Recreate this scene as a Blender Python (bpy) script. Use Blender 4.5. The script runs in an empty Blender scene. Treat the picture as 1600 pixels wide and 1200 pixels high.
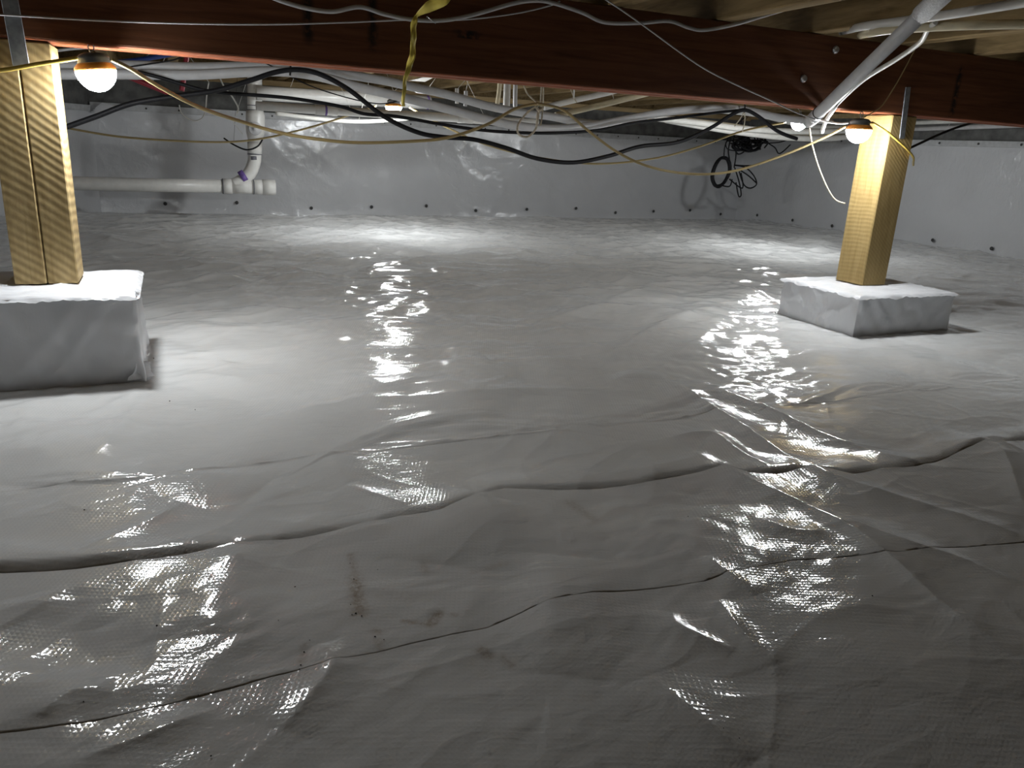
import bpy, bmesh, math, random
import numpy as np
from mathutils import Vector, Matrix, Quaternion

SC = bpy.context.scene
COL = SC.collection
random.seed(5)

# ------------------------------------------------------------------ camera
F_PX = 1202.0
CAM = np.array([0.0, 0.0, 0.62])
def cam_axes(pitch, roll, yaw):
    p, r, y = np.radians([pitch, roll, yaw])
    fw = np.array([np.sin(y)*np.cos(p), np.cos(y)*np.cos(p), -np.sin(p)])
    r0 = np.array([np.cos(y), -np.sin(y), 0.0])
    u0 = np.cross(r0, fw)
    return np.cos(r)*r0+np.sin(r)*u0, -np.sin(r)*r0+np.cos(r)*u0, fw
RT, UP, FW = cam_axes(17.2, 2.9, 24.0)
cd = bpy.data.cameras.new('camera')
cam = bpy.data.objects.new('camera', cd)
COL.objects.link(cam)
cd.sensor_width = 36.0
cd.lens = F_PX/1600*36.0
cd.clip_start = 0.02
cam.matrix_world = Matrix(((RT[0], UP[0], -FW[0], CAM[0]), (RT[1], UP[1], -FW[1], CAM[1]),
                           (RT[2], UP[2], -FW[2], CAM[2]), (0, 0, 0, 1)))
SC.camera = cam

# ------------------------------------------------------------------ world, exposure
SC.view_settings.view_transform = 'Standard'
SC.view_settings.look = 'None'
SC.view_settings.gamma = 1.0
SC.view_settings.use_curve_mapping = False
SC.view_settings.exposure = 0.1
BULB_POWER = 265.0            # lamps at the beam
FAR_POWER = 350.0            # lamps far back, strength raised to brighten the back wall
W = bpy.data.worlds.new('world')
SC.world = W
W.use_nodes = True
W.node_tree.nodes['Background'].inputs[0].default_value = (0.9, 0.95, 1.0, 1)
W.node_tree.nodes['Background'].inputs[1].default_value = 0.004
SC.cycles.use_denoising = True
SC.cycles.caustics_reflective = False
SC.cycles.caustics_refractive = False

# ------------------------------------------------------------------ photo rays to world points
def ray(px, py):
    return FW + RT*(px-800)/F_PX - UP*(py-600)/F_PX
def at(px, py, Y):                       # point of the vertical plane at depth Y
    d = ray(px, py)
    return Vector(CAM + d*(Y/d[1]))
def fl(px, py, z=0.0):                   # point of a level plane
    d = ray(px, py)
    p = CAM + d*((z-CAM[2])/d[2])
    return (float(p[0]), float(p[1]))
def depth(v):
    return float(np.dot(np.array(v)-CAM, FW))
def rad(wpx, v):                         # real radius of something that is wpx wide where it hangs
    return wpx*depth(v)/F_PX/2

# ------------------------------------------------------------------ numpy noise
def perlin(x, y, seed=0):
    rs = np.random.RandomState(seed)
    perm = rs.permutation(256)
    perm = np.concatenate([perm, perm])
    ang = rs.rand(256)*2*np.pi
    gx, gy = np.cos(ang), np.sin(ang)
    xi = np.floor(x).astype(int); yi = np.floor(y).astype(int)
    xf = x-xi; yf = y-yi
    u = xf*xf*xf*(xf*(xf*6-15)+10); v = yf*yf*yf*(yf*(yf*6-15)+10)
    def g(ix, iy, fx, fy):
        h = perm[(perm[ix & 255]+iy) & 255]
        return gx[h]*fx+gy[h]*fy
    a = g(xi, yi, xf, yf); b = g(xi+1, yi, xf-1, yf)
    c = g(xi, yi+1, xf, yf-1); d = g(xi+1, yi+1, xf-1, yf-1)
    return (a+u*(b-a))+v*((c+u*(d-c))-(a+u*(b-a)))
def fbm(x, y, seed, n=3, gain=0.5):
    s = 0; a = 1.0; f = 1.0
    for i in range(n):
        s = s+a*perlin(x*f+i*7.3, y*f-i*3.1, seed+i)
        a *= gain; f *= 2.03
    return s
def rot(x, y, deg):
    a = math.radians(deg)
    return x*math.cos(a)+y*math.sin(a), -x*math.sin(a)+y*math.cos(a)
def crease(x, y, seed, w=0.09):          # thin ridges along the zero lines of a warped noise
    n = perlin(x+0.35*perlin(x*1.3, y*1.3, seed+9), y+0.35*perlin(x*1.3+5, y*1.3, seed+8), seed)
    return np.exp(-np.abs(n)/w)
def sstep(a, b, x):
    t = np.clip((x-a)/(b-a), 0, 1)
    return t*t*(3-2*t)

# ------------------------------------------------------------------ node helpers / materials
def new_mat(name):
    m = bpy.data.materials.new(name); m.use_nodes = True
    nt = m.node_tree
    return m, nt, nt.nodes['Principled BSDF']
def N(nt, t, **kw):
    n = nt.nodes.new(t)
    for k, v in kw.items():
        if k.startswith('_'): setattr(n, k[1:], v)
        else:
            key = k.replace('__', ' ')
            n.inputs[key].default_value = v
    return n
def L(nt, a, b): nt.links.new(a, b)
def rgb(r, g, b): return (r, g, b, 1.0)
def ramp(nt, src, stops):
    r = nt.nodes.new('ShaderNodeValToRGB')
    e = r.color_ramp.elements
    while len(e) > 1: e.remove(e[-1])
    e[0].position = stops[0][0]; e[0].color = stops[0][1]
    for p, c in stops[1:]:
        k = e.new(p); k.color = c
    L(nt, src, r.inputs[0])
    return r
def plain(name, c, rough=0.5, spec=0.5, metal=0.0, noise=0.12, scale=30.0, bump=0.0, stretch=(1, 1, 1)):
    m, nt, b = new_mat(name)
    tc = N(nt, 'ShaderNodeTexCoord')
    mp = N(nt, 'ShaderNodeMapping'); mp.inputs['Scale'].default_value = stretch
    L(nt, tc.outputs['Object'], mp.inputs[0])
    n = N(nt, 'ShaderNodeTexNoise', Scale=scale, Detail=4.0)
    L(nt, mp.outputs[0], n.inputs['Vector'])
    k = 1-noise
    r = ramp(nt, n.outputs['Fac'], [(0.3, rgb(c[0]*k, c[1]*k, c[2]*k)), (0.7, rgb(min(1, c[0]*(1+noise)), min(1, c[1]*(1+noise)), min(1, c[2]*(1+noise))))])
    L(nt, r.outputs[0], b.inputs['Base Color'])
    b.inputs['Roughness'].default_value = rough
    b.inputs['Specular IOR Level'].default_value = spec
    b.inputs['Metallic'].default_value = metal
    if bump:
        bp = N(nt, 'ShaderNodeBump', Strength=bump, Distance=0.003)
        L(nt, n.outputs['Fac'], bp.inputs['Height']); L(nt, bp.outputs[0], b.inputs['Normal'])
    return m

def liner_mat(name, col, rough, weave, crinkle, dirt=False, crumple=0.35):
    """white reinforced polythene: woven scrim relief, fine film crinkles"""
    m, nt, b = new_mat(name)
    tc = N(nt, 'ShaderNodeTexCoord')
    hs = []
    for a, sc in ((22, 46.0), (112, 40.0)):
        mp = N(nt, 'ShaderNodeMapping'); mp.inputs['Rotation'].default_value = (0, 0, math.radians(a))
        L(nt, tc.outputs['Object'], mp.inputs[0])
        w = N(nt, 'ShaderNodeTexWave', Scale=sc, Distortion=0.6, Detail=1.0)
        w.inputs['Detail Scale'].default_value = 0.6
        L(nt, mp.outputs[0], w.inputs['Vector']); hs.append(w.outputs['Fac'])
    ad = N(nt, 'ShaderNodeMath', _operation='MAXIMUM'); L(nt, hs[0], ad.inputs[0]); L(nt, hs[1], ad.inputs[1])
    b1 = N(nt, 'ShaderNodeBump', Strength=weave, Distance=0.0012)
    L(nt, ad.outputs[0], b1.inputs['Height'])
    mp = N(nt, 'ShaderNodeMapping'); mp.inputs['Rotation'].default_value = (0, 0, 0.5); mp.inputs['Scale'].default_value = (1, 2.2, 1)
    L(nt, tc.outputs['Object'], mp.inputs[0])
    n = N(nt, 'ShaderNodeTexNoise', Scale=16.0, Detail=5.0, Roughness=0.55, Distortion=0.8)
    L(nt, mp.outputs[0], n.inputs['Vector'])
    b2 = N(nt, 'ShaderNodeBump', Strength=crinkle, Distance=0.010)
    L(nt, n.outputs['Fac'], b2.inputs['Height']); L(nt, b1.outputs[0], b2.inputs['Normal'])
    # crumpled film in patches
    rn = N(nt, 'ShaderNodeTexNoise', _noise_type='RIDGED_MULTIFRACTAL', Scale=9.0, Detail=2.5, Roughness=0.5, Distortion=0.6)
    mp3 = N(nt, 'ShaderNodeMapping'); mp3.inputs['Rotation'].default_value = (0, 0, -0.35); mp3.inputs['Scale'].default_value = (0.8, 1.7, 1)
    L(nt, tc.outputs['Object'], mp3.inputs[0]); L(nt, mp3.outputs[0], rn.inputs['Vector'])
    pn = N(nt, 'ShaderNodeTexNoise', Scale=2.2, Detail=2.0); L(nt, tc.outputs['Object'], pn.inputs['Vector'])
    pm = N(nt, 'ShaderNodeMapRange'); pm.inputs[1].default_value = 0.42; pm.inputs[2].default_value = 0.62; L(nt, pn.outputs['Fac'], pm.inputs[0])
    pk = N(nt, 'ShaderNodeMath', _operation='MULTIPLY'); L(nt, pm.outputs[0], pk.inputs[0]); pk.inputs[1].default_value = crumple
    b3 = N(nt, 'ShaderNodeBump', Distance=0.006)
    L(nt, pk.outputs[0], b3.inputs['Strength']); L(nt, rn.outputs['Fac'], b3.inputs['Height']); L(nt, b2.outputs[0], b3.inputs['Normal'])
    L(nt, b3.outputs[0], b.inputs['Normal'])
    n2 = N(nt, 'ShaderNodeTexNoise', Scale=3.0, Detail=4.0)
    L(nt, tc.outputs['Object'], n2.inputs['Vector'])
    r = ramp(nt, n2.outputs['Fac'], [(0.3, rgb(*[c*0.93 for c in col])), (0.7, rgb(*col))])
    out = r.outputs[0]
    if dirt:
        av = N(nt, 'ShaderNodeAttribute', _attribute_name='dirt')
        n3 = N(nt, 'ShaderNodeTexNoise', Scale=130.0, Detail=6.0, Roughness=0.7)
        L(nt, tc.outputs['Object'], n3.inputs['Vector'])
        mr = N(nt, 'ShaderNodeMapRange'); mr.inputs[1].default_value = 0.30; mr.inputs[2].default_value = 0.72
        L(nt, n3.outputs['Fac'], mr.inputs[0])
        mu = N(nt, 'ShaderNodeMath', _operation='MULTIPLY'); L(nt, mr.outputs[0], mu.inputs[0]); L(nt, av.outputs['Fac'], mu.inputs[1])
        mx = N(nt, 'ShaderNodeMix', _data_type='RGBA')
        L(nt, mu.outputs[0], mx.inputs['Factor']); L(nt, out, mx.inputs['A'])
        mx.inputs['B'].default_value = rgb(0.24, 0.135, 0.04)
        out = mx.outputs['Result']
    L(nt, out, b.inputs['Base Color'])
    b.inputs['Roughness'].default_value = rough
    b.inputs['Specular IOR Level'].default_value = 0.65
    return m

def wood_mat(name, dark, light, stretch, scale, rough=0.75, bump=0.25, saw=None, stains=()):
    """sawn timber: stretched grain, optional diagonal saw kerfs, dark stains"""
    m, nt, b = new_mat(name)
    tc = N(nt, 'ShaderNodeTexCoord')
    mp = N(nt, 'ShaderNodeMapping'); mp.inputs['Scale'].default_value = stretch
    L(nt, tc.outputs['Object'], mp.inputs[0])
    n = N(nt, 'ShaderNodeTexNoise', Scale=scale, Detail=6.0, Roughness=0.6, Distortion=0.6)
    L(nt, mp.outputs[0], n.inputs['Vector'])
    r = ramp(nt, n.outputs['Fac'], [(0.3, rgb(*dark)), (0.68, rgb(*light))])
    out = r.outputs[0]; hgt = n.outputs['Fac']
    if saw:
        ang, sc, amt = saw
        mp2 = N(nt, 'ShaderNodeMapping'); mp2.inputs['Rotation'].default_value = (0, math.radians(ang), 0)
        L(nt, tc.outputs['Object'], mp2.inputs[0])
        w = N(nt, 'ShaderNodeTexWave', Scale=sc, Distortion=4.5, Detail=2.0)
        w.bands_direction = 'Z'
        w.inputs['Detail Scale'].default_value = 0.35
        L(nt, mp2.outputs[0], w.inputs['Vector'])
        nz = N(nt, 'ShaderNodeTexNoise', Scale=55.0, Detail=5.0, Roughness=0.7); L(nt, mp2.outputs[0], nz.inputs['Vector'])
        nz2 = N(nt, 'ShaderNodeTexNoise', Scale=7.0, Detail=2.0); L(nt, tc.outputs['Object'], nz2.inputs['Vector'])
        wa = N(nt, 'ShaderNodeMix', _data_type='FLOAT'); L(nt, nz2.outputs['Fac'], wa.inputs['Factor'])
        L(nt, w.outputs['Fac'], wa.inputs[2]); L(nt, nz.outputs['Fac'], wa.inputs[3])
        mx = N(nt, 'ShaderNodeMix', _data_type='RGBA', _blend_type='MULTIPLY'); mx.inputs['Factor'].default_value = amt
        L(nt, out, mx.inputs['A'])
        r2 = ramp(nt, wa.outputs[0], [(0.15, rgb(0.45, 0.42, 0.38)), (0.75, rgb(1, 1, 1))])
        L(nt, r2.outputs[0], mx.inputs['B'])
        out = mx.outputs['Result']; hgt = wa.outputs[0]
    for (ax, c, hw, ay, lo, hi) in stains:      # dark tannin streaks that belong to the board
        sp = N(nt, 'ShaderNodeSeparateXYZ'); L(nt, tc.outputs['Object'], sp.inputs[0])
        s = N(nt, 'ShaderNodeMath', _operation='SUBTRACT'); L(nt, sp.outputs[ax], s.inputs[0]); s.inputs[1].default_value = c
        a = N(nt, 'ShaderNodeMath', _operation='ABSOLUTE'); L(nt, s.outputs[0], a.inputs[0])
        mr = N(nt, 'ShaderNodeMapRange'); mr.inputs[1].default_value = hw; mr.inputs[2].default_value = hw*0.2
        L(nt, a.outputs[0], mr.inputs[0])
        s2 = N(nt, 'ShaderNodeMath', _operation='SUBTRACT'); L(nt, sp.outputs[ay], s2.inputs[0]); s2.inputs[1].default_value = (lo+hi)/2
        a2 = N(nt, 'ShaderNodeMath', _operation='ABSOLUTE'); L(nt, s2.outputs[0], a2.inputs[0])
        mr2 = N(nt, 'ShaderNodeMapRange'); mr2.inputs[1].default_value = (hi-lo)/2; mr2.inputs[2].default_value = (hi-lo)*0.35
        L(nt, a2.outputs[0], mr2.inputs[0])
        n4 = N(nt, 'ShaderNodeTexNoise', Scale=60.0, Detail=4.0); L(nt, tc.outputs['Object'], n4.inputs['Vector'])
        mr3 = N(nt, 'ShaderNodeMapRange'); mr3.inputs[1].default_value = 0.36; mr3.inputs[2].default_value = 0.50; L(nt, n4.outputs['Fac'], mr3.inputs[0])
        m1 = N(nt, 'ShaderNodeMath', _operation='MULTIPLY'); L(nt, mr.outputs[0], m1.inputs[0]); L(nt, mr2.outputs[0], m1.inputs[1])
        m2 = N(nt, 'ShaderNodeMath', _operation='MULTIPLY'); L(nt, m1.outputs[0], m2.inputs[0]); L(nt, mr3.outputs[0], m2.inputs[1])
        mx = N(nt, 'ShaderNodeMix', _data_type='RGBA'); L(nt, m2.outputs[0], mx.inputs['Factor'])
        L(nt, out, mx.inputs['A']); mx.inputs['B'].default_value = rgb(0.02, 0.012, 0.008)
        out = mx.outputs['Result']
    L(nt, out, b.inputs['Base Color'])
    bp = N(nt, 'ShaderNodeBump', Strength=bump, Distance=0.004)
    L(nt, hgt, bp.inputs['Height']); L(nt, bp.outputs[0], b.inputs['Normal'])
    b.inputs['Roughness'].default_value = rough
    b.inputs['Specular IOR Level'].default_value = 0.25
    return m

M = {}
M['liner'] = liner_mat('floor_liner', (0.79, 0.795, 0.79), 0.10, 0.12, 0.13, dirt=True)
M['wall_liner'] = liner_mat('wall_liner', (0.66, 0.67, 0.69), 0.18, 0.05, 0.34, crumple=0.6)
M['wrap'] = liner_mat('pier_wrap', (0.70, 0.71, 0.735), 0.32, 0.05, 0.22, crumple=0.5)
M['bar'] = plain('termination_bar_plastic', (0.50, 0.51, 0.52), 0.4)
M['fastener'] = plain('dark_fastener', (0.05, 0.05, 0.05), 0.5)
M['post'] = wood_mat('rough_sawn_pine', (0.40, 0.285, 0.125), (0.56, 0.42, 0.21), (6, 6, 0.8), 9.0, saw=(-36, 17.0, 0.7), bump=0.22)
M['post_clean'] = wood_mat('planed_pine', (0.24, 0.165, 0.062), (0.33, 0.235, 0.098), (6, 6, 0.8), 9.0, saw=(-40, 26.0, 0.2), bump=0.15)
M['beam'] = wood_mat('red_brown_engineered_beam', (0.075, 0.026, 0.010), (0.15, 0.056, 0.024), (0.5, 5, 9), 6.0, rough=0.6, bump=0.15,
                     stains=((0, 0.36, 0.02, 2, 0.84, 1.03), (0, 0.53, 0.018, 2, 0.84, 1.03), (0, 2.79, 0.02, 2, 0.80, 1.0), (0, 0.80, 0.05, 2, 0.90, 0.925)))
M['ply_edge'] = plain('beam_ply_edge', (0.30, 0.088, 0.036), 0.7, noise=0.3, scale=20, stretch=(1, 8, 8), bump=0.3)
M['joist'] = wood_mat('joist_timber', (0.15, 0.10, 0.045), (0.34, 0.24, 0.115), (5, 0.6, 5), 7.0)
M['deck'] = wood_mat('subfloor_board', (0.09, 0.056, 0.028), (0.18, 0.12, 0.06), (4, 0.6, 4), 5.0)
M['sill'] = wood_mat('sill_timber', (0.34, 0.24, 0.12), (0.50, 0.37, 0.20), (0.6, 5, 5), 7.0)
M['concrete'] = plain('dark_concrete', (0.13, 0.13, 0.125), 0.9, noise=0.35, scale=14, bump=0.6)
M['galv'] = plain('galvanised_steel', (0.34, 0.36, 0.38), 0.45, metal=0.75, noise=0.25, scale=60)
M['steel'] = plain('bolt_steel', (0.55, 0.56, 0.58), 0.35, metal=0.8)
M['pvc'] = plain('white_pvc', (0.74, 0.73, 0.70), 0.32, noise=0.05)
M['pvc_grey'] = plain('grey_white_pvc', (0.60, 0.60, 0.61), 0.38, noise=0.05)
M['cream'] = plain('cream_pipe', (0.70, 0.62, 0.43), 0.4, noise=0.06)
M['purple'] = plain('purple_primer', (0.17, 0.10, 0.36), 0.5, noise=0.3, scale=50)
M['marker'] = plain('dark_print', (0.12, 0.12, 0.14), 0.5)
M['white_cable'] = plain('white_cable_sheath', (0.70, 0.69, 0.65), 0.45, noise=0.06)
M['grey_cable'] = plain('grey_cable_sheath', (0.52, 0.51, 0.51), 0.45, noise=0.08)
M['black'] = plain('black_cable_sheath', (0.010, 0.010, 0.012), 0.5, spec=0.25, noise=0.2)
M['yellow_cord'] = plain('yellow_cord_sheath', (0.62, 0.44, 0.08), 0.45, noise=0.08)
M['tan_cord'] = plain('tan_cord_sheath', (0.40, 0.31, 0.14), 0.5, noise=0.1)
M['rope'] = plain('pale_rope', (0.60, 0.54, 0.42), 0.8, noise=0.25, scale=120, bump=0.4)
M['ribbon'] = plain('yellow_flagging', (0.66, 0.53, 0.10), 0.4, noise=0.12)
M['red'] = plain('red_water_pipe', (0.36, 0.03, 0.05), 0.35)
M['blue'] = plain('blue_water_pipe', (0.03, 0.07, 0.32), 0.35)
M['housing'] = plain('grey_lamp_housing', (0.13, 0.14, 0.145), 0.5)
M['orange'] = plain('orange_lamp_collar', (0.92, 0.36, 0.06), 0.35)
M['crumb'] = plain('dark_crumb', (0.03, 0.024, 0.018), 0.9)
M['insul'] = plain('pipe_insulation', (0.58, 0.58, 0.59), 0.9, noise=0.25, scale=220, bump=0.8)
for key, pw in (('glow', BULB_POWER), ('glow_far', FAR_POWER)):
    m, nt, b = new_mat('glowing_lamp_dome')
    b.inputs['Base Color'].default_value = rgb(0.9, 0.9, 0.88)
    b.inputs['Emission Color'].default_value = rgb(0.95, 0.985, 1.0)
    b.inputs['Emission Strength'].default_value = pw
    M[key] = m

# ------------------------------------------------------------------ mesh builder
class MB:
    def __init__(s): s.v = []; s.f = []; s.smooth = []
    def add(s, vs, fs, smooth=False):
        o = len(s.v); s.v += [tuple(v) for v in vs]
        s.f += [tuple(i+o for i in f) for f in fs]; s.smooth += [smooth]*len(fs)
        return s
    def box(s, lo, hi, bev=0.004):
        bm = bmesh.new(); bmesh.ops.create_cube(bm, size=1)
        for v in bm.verts:
            v.co = Vector([(lo[i]+hi[i])/2+v.co[i]*(hi[i]-lo[i]) for i in range(3)])
        if bev: bmesh.ops.bevel(bm, geom=bm.edges[:], offset=bev, segments=1, affect='EDGES')
        bm.verts.index_update()
        s.add([v.co.copy() for v in bm.verts], [[v.index for v in f.verts] for f in bm.faces]); bm.free()
        return s
    def tube(s, pts, r, n=8, closed=False, flat=1.0, flat_dir=None):
        pts = [Vector(p) for p in pts]; m = len(pts)
        rs = r if isinstance(r, (list, tuple)) else [r]*m
        o = []; prev = None
        for i, p in enumerate(pts):
            if closed: t = pts[(i+1) % m]-pts[i-1]
            else: t = pts[min(i+1, m-1)]-pts[max(i-1, 0)]
            if t.length < 1e-9: t = Vector((0, 0, 1))
            t.normalize()
            if prev is None:
                a = flat_dir or (Vector((0, 0, 1)) if abs(t.z) < 0.9 else Vector((1, 0, 0)))
                prev = (a-t*a.dot(t)).normalized()
            else:
                prev = (prev-t*prev.dot(t)).normalized()
            q = t.cross(prev)
            for k in range(n):
                th = 2*math.pi*k/n
                o.append(p+prev*math.cos(th)*rs[i]+q*math.sin(th)*rs[i]*flat)
        fs = []
        for i in range(m if closed else m-1):
            j = (i+1) % m
            for k in range(n):
                k2 = (k+1) % n
                fs.append((i*n+k, i*n+k2, j*n+k2, j*n+k))
        s.add(o, fs, True)
        if not closed:
            b0 = len(s.v)-m*n
            s.f.append(tuple(b0+k for k in reversed(range(n)))); s.smooth.append(False)
            s.f.append(tuple(b0+(m-1)*n+k for k in range(n))); s.smooth.append(False)
        return s
    def lathe(s, prof, origin, axis, n=20):
        axis = Vector(axis).normalized(); origin = Vector(origin)
        a = Vector((1, 0, 0)) if abs(axis.x) < 0.9 else Vector((0, 1, 0))
        a = (a-axis*a.dot(axis)).normalized(); q = axis.cross(a)
        vs = []
        for (r, h) in prof:
            for k in range(n):
                th = 2*math.pi*k/n
                vs.append(origin+axis*h+(a*math.cos(th)+q*math.sin(th))*max(r, 1e-5))
        fs = []
        for i in range(len(prof)-1):
            for k in range(n):
                k2 = (k+1) % n
                fs.append((i*n+k, i*n+k2, (i+1)*n+k2, (i+1)*n+k))
        fs.append(tuple(reversed(range(n)))); fs.append(tuple((len(prof)-1)*n+k for k in range(n)))
        return s.add(vs, fs, True)
    def build(s, name, mat, parent=None):
        me = bpy.data.meshes.new(name); me.from_pydata(s.v, [], s.f)
        me.polygons.foreach_set('use_smooth', s.smooth); me.update()
        o = bpy.data.objects.new(name, me); COL.objects.link(o)
        if mat: me.materials.append(mat)
        if parent:
            o.parent = parent
            o.location = -parent.location
        return o

def grid_obj(name, P, mat, parent=None, attrs=None, flip=False):
    """P: (rows, cols, 3) numpy array"""
    R, Cn = P.shape[:2]
    me = bpy.data.meshes.new(name)
    i = np.arange((R-1)*(Cn-1)); r = i//(Cn-1); c = i % (Cn-1)
    a = r*Cn+c
    q = np.stack([a, a+1, a+Cn+1, a+Cn], 1)
    if flip: q = q[:, ::-1]
    me.vertices.add(R*Cn); me.vertices.foreach_set('co', P.reshape(-1).astype(np.float32))
    me.loops.add(q.size); me.loops.foreach_set('vertex_index', q.reshape(-1).astype(np.int32))
    me.polygons.add(len(q)); me.polygons.foreach_set('loop_start', (np.arange(len(q))*4).astype(np.int32))
    me.polygons.foreach_set('use_smooth', np.ones(len(q), bool))
    me.update(calc_edges=True)
    for k, v in (attrs or {}).items():
        at_ = me.attributes.new(k, 'FLOAT', 'POINT'); at_.data.foreach_set('value', v.reshape(-1).astype(np.float32))
    o = bpy.data.objects.new(name, me); COL.objects.link(o)
    if mat: me.materials.append(mat)
    if parent: o.parent = parent; o.location = -parent.location
    return o

def tag(o, label=None, cat=None, group=None, kind=None):
    if label: o['label'] = label
    if cat: o['category'] = cat
    if group: o['group'] = group
    if kind: o['kind'] = kind
    return o
def empty(name, loc, label, cat, group=None):
    o = bpy.data.objects.new(name, None); COL.objects.link(o); o.location = Vector(loc)
    o.empty_display_size = 0.05
    return tag(o, label, cat, group)

def spline(pts, k=8):
    pts = [Vector(p) for p in pts]
    if len(pts) < 3: return pts
    out = []
    for i in range(len(pts)-1):
        p0 = pts[max(i-1, 0)]; p1 = pts[i]; p2 = pts[i+1]; p3 = pts[min(i+2, len(pts)-1)]
        for j in range(k):
            t = j/k
            out.append(0.5*((2*p1)+(p2-p0)*t+(2*p0-5*p1+4*p2-p3)*t*t+(3*p1-p0-3*p2+p3)*t*t*t))
    out.append(pts[-1])
    return out
def trace(pts, Y=None):
    """(px, py[, Y]) list -> world points at their own depth"""
    o = []
    for p in pts:
        o.append(at(p[0], p[1], p[2] if len(p) > 2 else Y))
    return o
def run(name, pts, Y, wpx, mat, label, cat, n=8, k=8, group=None, flat=1.0, parent=None, r=None):
    w = trace(pts, Y); s = spline(w, k)
    rr = r or rad(wpx, w[len(w)//2])
    o = MB().tube(s, rr, n, flat=flat).build(name, mat, parent)
    if label: tag(o, label, cat, group)
    return o

def atX(px, py, X):
    d = ray(px, py)
    return Vector(CAM + d*(X/d[0]))
def hang(o, p, r=.0014, mat='white_cable'):
    """thin tie from a pipe or cable up to the nearest joist"""
    p = Vector(p); k = round((p.x-1.674)/.4); jx = 1.674+.4*k
    MB().tube([p, Vector((jx, p.y, 1.04))], r, 5).build('hanger', M[mat], o)

# =================================================================== SETTING
BX0, BXR, BY = -0.51, 5.62, 6.87        # back wall from left corner to right corner
TOP = 0.755                             # top of the wall lining

# ---- floor: overlapping sheets of white liner on the ground
def poly_dist(x, y, pts):
    """distance, side (+ = far), and 0..1 place along a polyline"""
    best = np.full(x.shape, 1e9); side = np.zeros(x.shape); tt = np.zeros(x.shape)
    seg = [math.hypot(pts[i+1][0]-pts[i][0], pts[i+1][1]-pts[i][1]) for i in range(len(pts)-1)]
    tot = sum(seg) or 1; acc = 0
    for i in range(len(pts)-1):
        ax, ay = pts[i]; bx, by = pts[i+1]
        dx, dy = bx-ax, by-ay; l2 = dx*dx+dy*dy+1e-12
        t = np.clip(((x-ax)*dx+(y-ay)*dy)/l2, 0, 1)
        ex = x-(ax+t*dx); ey = y-(ay+t*dy)
        d = np.hypot(ex, ey)
        m = d < best
        best = np.where(m, d, best)
        side = np.where(m, np.sign(dx*ey-dy*ex), side)
        tt = np.where(m, (acc+t*seg[i])/tot, tt)
        acc += seg[i]
    return best, side, tt

def H0(x, y):
    z = 0.022*fbm(x*0.9, y*1.1, 11, 2)
    dist = sstep(2.0, 4.0, y)
    mid = sstep(1.3, 1.9, y)
    z += (0.010+0.012*mid)*np.abs(perlin(*rot(x*2.2, y*3.0, 25), 21)) + (0.0065+0.006*mid)*perlin(*rot(x*4.0, y*4.6, -20), 22)
    z += 0.007*mid*np.abs(perlin(*rot(x*5.2, y*6.5, 55), 23))
    # long film wrinkles, mostly across the view far away
    a, b_ = rot(x, y, 12)
    z += (0.0015+0.010*dist)*crease(a*1.6, b_*3.6, 31, 0.10)
    a, b_ = rot(x, y, -28)
    z += (0.001+0.006*dist)*crease(a*2.2, b_*5.0, 41, 0.08)
    a, b_ = rot(x, y, 48)
    z += (0.0012+0.003*dist)*crease(a*2.0, b_*5.0, 51, 0.07)
    # small crumples
    patch = sstep(-0.1, 0.35, perlin(x*1.7, y*1.9, 61))
    a, b_ = rot(x, y, 35)
    z += 0.0010*patch*fbm(a*14, b_*30, 71, 2)
    z += 0.0006*fbm(*rot(x*16, y*20, -15), 81, 2)
    # crumpled places
    pb = 0.8*sstep(0.05, 0.4, perlin(x*1.1+3.0, y*1.3, 63))
    for px, py, r_, a_ in CRUMPLED:
        pb = np.maximum(pb, a_*np.exp(-((x-px)**2+(y-py)**2)/(r_*r_)))
    near = np.where(y < 1.3, 0.55, 1.0)
    a, b_ = rot(x, y, 20)
    z += pb*near*(0.0042*perlin(a*8, b_*9, 64)+0.0040*np.abs(perlin(*rot(x*13, y*15, -30), 65))+0.0012*perlin(a*26, b_*30, 66))
    return z
CRUMPLED = [(0.80, 2.1, .30, 1.7), (0.95, 2.9, .45, 1.7), (1.15, 3.6, .40, .8), (1.50, 1.75, .30, 1.9), (1.85, 2.2, .35, 1.9), (2.35, 2.75, .35, 1.6),
            (1.25, 1.35, .18, .9), (-0.05, 0.98, .18, 1.7), (-0.10, 0.82, .14, 1.7), (0.85, 0.92, .18, 1.6), (0.80, 0.76, .12, .8), (0.10, 1.30, .12, .6), (3.2, 3.6, .6, .8)]
RIDGES = []
def smooth2(pts, k=5):
    s = spline([Vector((p[0], p[1], 0)) for p in pts], k)
    return [(v.x, v.y) for v in s]
def ridge(px, h, wn, wf=None, taper=0.6, sharp=True, step=False):
    """fold with its crest on the traced line; wn / wf = run-out on the near / far side"""
    q = []
    for p in px:
        z = 0.0
        for _ in range(5):
            X, Y = fl(p[0], p[1], z)
            z = .5*z+.5*float(H0(np.array([[X]]), np.array([[Y]]))[0, 0])
        q.append((X, Y))
    RIDGES.append((smooth2(q), h, wn, wf or wn, taper, 2 if step else sharp))

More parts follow.
